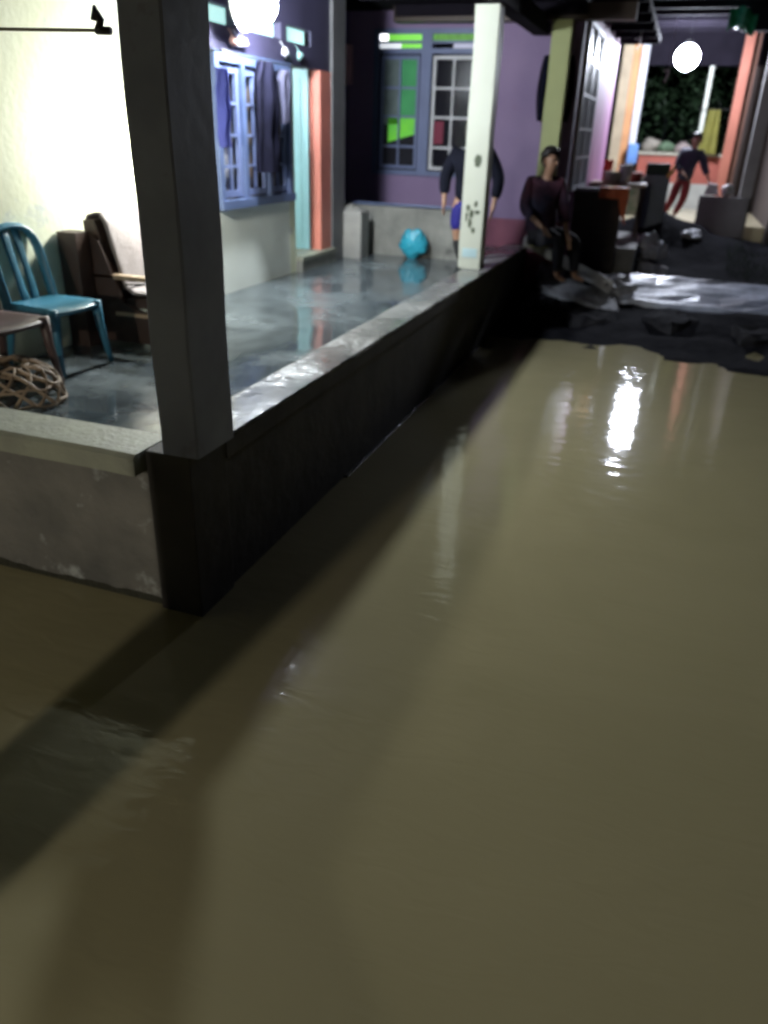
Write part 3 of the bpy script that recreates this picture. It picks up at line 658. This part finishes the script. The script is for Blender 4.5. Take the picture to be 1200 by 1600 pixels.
# walking in far porch
Jf = dict(pelvis=(0, 0, .76), waist=(.02, 0, .92), chest=(.06, -.02, 1.12), neck=(.10, -.03, 1.30), head=(.11, -.04, 1.43),
          lsh=(-.10, 0, 1.22), lel=(-.16, -.08, .98), lwr=(-.04, -.2, .88), rsh=(.24, -.02, 1.20), rel=(.34, -.08, .98), rwr=(.42, -.18, .82),
          lhip=(-.08, 0, .72), lkn=(-.14, -.03, .40), lan=(-.26, .02, .09), ltoe=(-.33, -.10, .03),
          rhip=(.08, 0, .72), rkn=(.06, -.06, .40), ran=(-.06, -.02, .09), rtoe=(-.12, -.14, .03))
person((.04, 16.75, .755), Jf, 'person in dark jacket and red trousers stooping in the far lit porch', mat('slate_jacket', (.035, .035, .06), .8, scale=7, var=.4), mat('red_trousers', (.22, .02, .02), .7), shorts=False, facing=(-.3, -1), scale=.97, bulk=1.25)

# ------------------------------------------------------------------ low wall, table and clutter by the pink house
tag(B(-1.39, -.72, 12.0, 12.14, -.2, 1.44, bev=.008).build('low_wall', mat('brown_plaster', (.075, .065, .055), .8, scale=4, bump=.4), None, origin=(-1.05, 12.05, 0)), 'dark brown low wall below the white barred window', 'wall')
tag(B(-1.36, -.70, 11.95, 12.19, 1.442, 1.49, bev=.006).build('shelf_board', mat('grey_lilac_board', (.30, .26, .32), .5), None, origin=(-1.05, 12.05, 1.44)), 'grey-lilac board lying on the dark brown low wall', 'board')
orange = mat('orange_cloth', (.85, .20, .08), .7, scale=6, var=.3)
oc = MB()
def ocf(u, v):
    x = -1.04+.39*u; d = (.14+.34*max(0, (u-.70)/.30)**.6)*v   # front flap, longer at the right end
    return (x+.006*math.sin(v*7), 11.936-.008*math.sin(u*19)*v, 1.502-d)
oc.grid(ocf, 24, 12)
oc.grid(lambda u, v: (-1.04+.39*u, 11.936+.26*v, 1.502+.006*math.sin(u*14)*v), 24, 8)
tag(oc.build('orange_cloth', orange, None, smooth=True, thick=.008, origin=(-.85, 12.06, 1.5)), 'orange cloth draped over the end of the dark low wall', 'cloth')
TB = empty('table', (-.92, 14.1, .70), 'wooden table loaded with tubs beside the pink wall', 'table')
B(-.46, .42, -.40, .40, .74, .79, bev=.006).build('tabletop', palewood, TB)
for sx in (-.38, .36):
    for sy in (-.34, .34): B(sx-.03, sx+.03, sy-.03, sy+.03, 0, .74).build('leg', brownwood, TB)
def tub(name, c, r, h, m, label, cat):
    o = MB().lathe((0, 0, 0), [(r*.8, 0), (r*.92, h*.5), (r, h*.97), (r*1.04, h), (r*.9, h)], 18).build(name, m, None, smooth=True); o.location = c
    return tag(o, label, cat)
tub('white_tub', (-1.05, 13.85, 1.492), .14, .16, mat('cream_tub', (.62, .58, .42), .5), 'cream tub on the table beside the pink wall', 'tub')
tub('white_pot', (-.86, 13.9, 1.492), .11, .26, white_pl, 'taller white pot on the table beside the cream tub', 'pot')
tub('red_jar', (-1.16, 14.15, 1.492), .08, .32, mat('red_plastic', (.6, .05, .03), .4), 'red jar at the back of the table by the pink wall', 'jar')
tub('dark_red_bowl', (-.70, 14.25, 1.492), .11, .15, mat('maroon_bowl', (.2, .02, .02), .4), 'dark red bowl on the table right of the white pot', 'bowl')
tag(B(-.60, -.18, 14.55, 14.9, .70, 1.60, bev=.01).build('storage_box', mat('slate_blue', (.14, .18, .24), .5), None, origin=(-.39, 14.7, .70)), 'slate blue box standing right of the table', 'box')
tag(B(-.58, -.20, 14.57, 14.88, 1.602, 1.78, bev=.03).build('dark_bundle', mat('dark_green_cloth', (.02, .045, .035), .8), None, origin=(-.39, 14.7, 1.6)), 'dark green bundle lying on the slate blue box', 'bundle')
tag(MB().tube([(-.22, 14.50, 1.58), (-.16, 14.47, 1.66), (-.13, 14.47, 1.76)], [.03, .035, .012], 8).build('yellow_cloth', mat('yellow_rag', (.65, .42, .10), .6), None, smooth=True, origin=(-.18, 14.5, 1.6)), 'small yellow rag hanging at the corner of the slate blue box', 'rag')

# ------------------------------------------------------------------ far porch house
FH = empty('far_house', (0, 18, .75), 'far lit porch with orange columns and tiled floor', 'house')
P_(B(-1.62, 1.58, 16.3, 20.3, -.3, .752), 'floor', tile_m, FH)
P_(B(-1.0, 1.6, 20.0, 20.12, .752, 1.28), 'lower_wall', mat('grey_dado', (.42, .42, .38), .5), FH)
P_(B(-1.0, 1.6, 20.0, 20.12, 1.28, 1.84), 'red_wall', mat('brick_red_paint', (.36, .09, .06), .6, scale=2), FH)
P_(B(-1.02, 1.6, 19.95, 20.2, 1.84, 1.90), 'ledge', mat('ledge_paint', (.38, .36, .28), .6), FH)
P_(B(-1.62, -1.41, 19.55, 19.7, .75, 4.19), 'column', mat('sand_column', (.45, .36, .24), .6), FH)
P_(B(-1.405, -1.24, 19.6, 19.75, .75, 4.19), 'column', mat('orange_column', (.62, .30, .13), .6), FH)
P_(B(-1.235, -1.09, 19.55, 19.7, .75, 4.19), 'column', mat('white_column_far', (.62, .62, .66), .6), FH)
P_(B(.17, .25, 19.85, 19.97, 1.90, 3.78), 'post', whitecol, FH)
P_(B(.72, .90, 19.0, 19.2, .752, 4.19), 'column', mat('salmon_column', (.34, .115, .075), .5, scale=2), FH)
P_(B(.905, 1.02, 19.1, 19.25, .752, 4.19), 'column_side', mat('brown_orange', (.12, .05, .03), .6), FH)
P_(B(1.02, 1.22, 15.95, 16.15, .2, 3.78), 'column', mat('grey_column', (.27, .26, .26), .7, bump=.2), FH)
P_(B(.36, 1.18, 15.85, 15.94, .1, 1.26), 'front_wall', mat('grey_plaster', (.23, .225, .235), .8, c2=(.19, .18, .19), scale=3, bump=.3, stain=(.28, .10, .10), sscale=2, samt=.68), FH)
rf3 = P_(B(-1.6, 4.5, 14.6, 21.5, 4.20, 4.26), 'roof', darkwood, FH)
for k in range(7): P_(B(-1.5, 4.4, 15.9+k*.8, 15.97+k*.8, 4.10, 4.198), 'rafter', darkwood, rf3)
P_(B(-1.6, 4.5, 19.80, 19.95, 3.57, 4.19), 'fascia', darkwood, FH)
P_(B(.5, 4.5, 16.0, 16.2, 3.785, 4.19), 'fascia', darkwood, FH)
P_(B(1.6, 1.75, 16.1, 21, .2, 3.78), 'side_wall', mat('dark_wall', (.06, .045, .04), .8), FH)
P_(B(.80, 1.6, 19.9, 19.99, .75, 3.78), 'dark_partition', mat('dark_brown_wall', (.05, .035, .03), .7), FH)
cloth('yellow_towel', mat('olive_towel', (.15, .14, .02), .8), 'olive yellow towel hanging beside the narrow white post in the far porch', 'towel', (.42, 19.75, 2.75), .40, .85, 'x', 4, .06, lambda v: .6+.4*v)
tag(MB().tube([(.1, 19.75, 2.76), (.8, 19.75, 2.76), (.8, 19.9, 2.76)], .01, 6).tube([(.20, 19.75, 2.76), (.20, 19.86, 2.76)], .008, 5).build('towel_rail', black, None, origin=(.5, 19.8, 2.76)), 'thin dark rail carrying the olive towel in the far porch', 'rail')
tag(MB().tube([(.60, 15.84, 1.31), (.42, 15.80, 1.33)], .012, 6).build('stick', black, None), 'x', 'stick') if False else None
nb = MB(); nb.prism([(.42, 15.86, 1.275), (.66, 15.90, 1.275), (.62, 15.99, 1.44), (.47, 15.99, 1.46)], (.01, .02, .012)); tag(nb.build('newspaper', white_pl, None, origin=(.5, 15.9, 1.27)), 'crumpled white paper on the low grey wall of the far porch', 'paper')
bb = MB(); blob(bb, (.80, 15.91, 1.36), .11, 4, .3, sz=(1, .5, .9)); tag(bb.build('plastic_bag', mat('pale_bag', (.42, .40, .40), .5, scale=10), None, smooth=True, origin=(.8, 15.9, 1.27)), 'pale plastic bag on the grey wall at the foot of the columns', 'bag')
cl_specs = [(-.78, .20, .30, (.30, .27, .22), 'beige sack on the far ledge, leftmost'), (-.45, .22, .22, (.10, .16, .09), 'dark green sack on the far ledge beside the beige one'), (-.08, .2, .20, (.30, .24, .22), 'brownish sack on the far ledge in the middle'), (.3, .16, .15, (.12, .05, .06), 'dark maroon sack on the far ledge near the post')]
for k, (x, rr, h, cc, lb) in enumerate(cl_specs):
    b = MB(); blob(b, (x, 20.07, 1.90+h*.45), rr, k+5, .25, sz=(1, .55, h/rr*.55)); tag(b.build('sack', mat('sack_%d' % k, cc, .8, scale=9, var=.5, bump=.3), None, smooth=True, origin=(x, 20.07, 1.9)), lb, 'sack', 'sacks on the far ledge')
b = B(-1.0, -.25, 17.3, 17.8, .752, 1.45, bev=.02); tag(b.build('cabinet', mat('clutter_grey', (.20, .19, .16), .7, c2=(.06, .10, .06), scale=6), None, origin=(-.6, 17.5, .75)), 'low cabinet in the far porch, left of the stooping person', 'cabinet')
tag(B(-1.22, -1.0, 19.30, 19.5, 1.65, 2.05, bev=.03).build('blue_bag', mat('blue_bag', (.12, .25, .55), .6), None, origin=(-1.1, 19.4, 1.65)), 'small blue bag hanging at the foot of the white column', 'bag')
# green tarp under eave, hooks
tp_ = MB().grid(lambda u, v: (.28+.42*u, 15.6+.12*math.sin(u*9)+.1*v, 4.02-.27*v-.05*noise.noise(Vector((u*4, v*4, 1)))+.05*math.sin(u*5)), 16, 12)
tag(tp_.build('green_tarp', mat('green_tarpaulin', (.01, .30, .14), .5, scale=6, var=.4), None, smooth=True, thick=.01, origin=(.5, 15.65, 3.9)), 'small green tarpaulin hanging from the far roof edge', 'tarpaulin')
for k, (x, y, z, lb) in enumerate(((-1.02, 14.6, 3.46, 'small white hook hanging under the dark roof left of the far lamp'), (-.52, 14.6, 3.03, 'small white hook hanging just below and left of the far lamp'))):
    b = MB().tube([(x+.04, y, z+.09), (x+.03, y, z), (x-.0, y, z-.08)], .013, 6).tube([(x+.04, y, z+.09), (x-.04, y, z+.07)], .010, 6).tube([(x+.04, y, z+.09), (x+.04, y, 3.64 if x < -.8 else 3.8)], .0025, 4)
    tag(b.build('hook', white_pl, None, origin=(x, y, z)), lb, 'hook')

# ------------------------------------------------------------------ rubble bank
dark_rubble = mat('dark_rubble', (.03, .03, .035), .9, c2=(.015, .015, .02), scale=7, bump=.8, bscale=16, spec=.1)
def chunk(name, c, s, rot, m, label, cat, seed, amp=.12, cuts=3, group='broken concrete on the mud bank'):
    t = bmesh.new(); bmesh.ops.create_cube(t, size=1); bmesh.ops.subdivide_edges(t, edges=t.edges[:], cuts=cuts, use_grid_fill=True)
    for v in t.verts:
        v.co = v.co*(1-.10*v.co.length)
        v.co = Vector((v.co.x*s[0], v.co.y*s[1], v.co.z*s[2]))
        v.co += noise.noise_vector(v.co*7+Vector((seed, 0, seed)))*amp*min(s)
    q = MB(); q._add(t); o = q.build(name, m, None, smooth=False); o.location = c; o.rotation_euler = rot
    return tag(o, label, cat, group)
chunk('concrete_slab', (.75, 11.62, .18), (2.9, 1.35, .17), (R(8), R(1), R(4)), slab_m, 'wide wet concrete slab shining on the mud bank beyond the water', 'slab', 3, .35, 9, None)
chunk('fallen_beam', (-1.22, 10.85, .60), (1.45, .17, .15), (0, R(25), R(22)), mat('pale_beam', (.62, .63, .66), .6, c2=(.42, .43, .46), scale=9, bump=.5), 'fallen concrete beam sloping from the parapet end to the mud bank', 'beam', 4, .2, 4, None)
chunk('concrete_slab', (-1.05, 10.75, .28), (1.15, .95, .14), (R(14), R(16), R(15)), rubble_m, 'broken grey slab lying tilted under the fallen beam', 'slab', 8, .3, 7, None)
spec = [((-.62, 11.25, .27), (.42, .40, .26), (.2, .1, .4), 'grey block at the foot of the fallen beam'),
        ((-.55, 12.9, .42), (.46, .3, .22), (.3, -.3, .5), 'pale angular chunk left of the standing pale rag'),
        ((-.18, 12.75, .36), (.40, .34, .16), (-.1, .2, .2), 'flat pale chunk just behind the wet slab'),
        ((-1.25, 11.35, .40), (.5, .5, .3), (.3, .2, .9), 'dark block in the corner under the brown low wall'),
        ((.30, 14.6, .55), (.30, .3, .5), (.1, .0, .2), 'upright grey stump left of the grey porch wall'),
        ((-1.35, 9.75, .1), (.5, .6, .3), (.2, .3, .1), 'dark block against the outer face of the parapet'),
        ((-.75, 9.9, .06), (.7, .5, .22), (.1, .1, .5), 'low dark lump at the edge of the water'),
        ((.2, 10.2, .08), (.6, .5, .18), (.1, .0, .9), 'low dark lump in front of the wet slab'),
        ((1.3, 9.9, .05), (.8, .5, .2), (.0, .1, .2), 'long dark lump in front of the right end of the slab')]
for k, (c, s, r_, lb) in enumerate(spec): chunk('concrete_chunk', c, s, r_, rubble_m if k not in (3, 5, 6, 7, 8) else dark_rubble, lb, 'rubble', k+10, .35, 4)
rg = MB(); q = bmesh.new(); bmesh.ops.create_icosphere(q, subdivisions=4, radius=1)
for v in q.verts:
    k = 1+.6*noise.noise(v.co*2.2+Vector((4, 1, 0)))+.2*noise.noise(v.co*6); v.co = Vector((v.co.x*.24*k, v.co.y*.18*k, max(-.3, v.co.z)*.24*k))+Vector((-.30, 13.15, .56))
rg._add(q); tag(rg.build('plastic_sheet', mat('pale_sheet', (.42, .44, .52), .3, scale=6, var=.4), None, smooth=True, origin=(-.3, 13.15, .4)), 'crumpled pale plastic sheet standing up among the rubble', 'plastic sheet')

# ------------------------------------------------------------------ plants
def leaves(b, c, rad, n, seed, size=.06, sz=(1, 1, 1)):
    rnd = random.Random(seed)
    for _ in range(n):
        while True:
            p_ = Vector((rnd.uniform(-1, 1), rnd.uniform(-1, 1), rnd.uniform(-1, 1)))
            if p_.length < 1 and noise.noise(p_*2.3+Vector((seed, 0, 0))) > -.12: break
        p_ = Vector((p_.x*rad*sz[0], p_.y*rad*sz[1], p_.z*rad*sz[2]))+Vector(c)
        d = Vector((rnd.uniform(-1, 1), rnd.uniform(-1, 1), rnd.uniform(-.7, .5))).normalized(); s_ = size*rnd.uniform(.6, 1.4)
        sd = d.cross(Vector((rnd.uniform(-1, 1), rnd.uniform(-1, 1), 1))).normalized()
        vs = [b.bm.verts.new(q_) for q_ in (p_, p_+d*s_*.6+sd*s_*.28, p_+d*s_*1.4, p_+d*s_*.6-sd*s_*.28)]; b.bm.faces.new(vs)
def shrub(c, rad, n, seed, label, size=.06, sz=(1, 1, 1), name='shrub', cat='shrub', group='dark shrubs around the porches'):
    t = empty(name, (c[0], c[1], c[2]), label, cat, group)
    b = MB(); leaves(b, (0, 0, rad*sz[2]*1.05), rad, n, seed, size, sz); b.build('foliage', leaf, t)
    s = MB(); rnd = random.Random(seed)
    for k in range(5):
        a = rnd.uniform(0, 6.28); s.tube([(0, 0, -.05), (math.cos(a)*rad*.2, math.sin(a)*rad*.2, rad*.6), (math.cos(a)*rad*.6*sz[0], math.sin(a)*rad*.6*sz[1], rad*sz[2]*1.3)], [.02, .014, .006], 6)
    s.build('stem', darkwood, t)
shrub((2.0, 14.3, .3), .55, 900, 3, 'leafy dark shrub right of the grey column', sz=(1, 1, 1.1))
shrub((2.3, 12.9, .35), .42, 700, 4, 'low green shrub behind the right end of the slab', .07, sz=(1.2, 1, .6))
shrub((-.55, 22.3, .3), 1.2, 1800, 5, 'dim shrub seen through the far porch opening, left', .12, sz=(1, .8, 1.5))
shrub((.9, 22.6, .3), 1.2, 1800, 6, 'dim shrub seen through the far porch opening, right', .12, sz=(1, .8, 1.6))
shrub((3.4, 16.2, .3), 1.3, 1500, 8, 'tall dark shrub at the right edge beyond the columns', .12, sz=(1, 1, 1.4))
gb = MB(); rnd = random.Random(2)
for _ in range(2600):
    x = rnd.uniform(.9, 3.4); y = rnd.uniform(12.45, 15.4)
    if noise.noise(Vector((x*1.2, y*1.2, 2))) < -.1: continue
    z = ground_h(x, y); h = rnd.uniform(.04, .14); a = rnd.uniform(0, 6.28); dx, dy = math.cos(a)*.006, math.sin(a)*.006
    gb.bm.faces.new([gb.bm.verts.new(q_) for q_ in ((x-dx, y-dy, z-.02), (x+dx, y+dy, z-.02), (x+rnd.uniform(-.05, .05), y+rnd.uniform(-.05, .05), z+h))])
tag(gb.build('grass', leaf, None), 'short dark grass on the mud bank to the right', 'grass', kind='stuff')
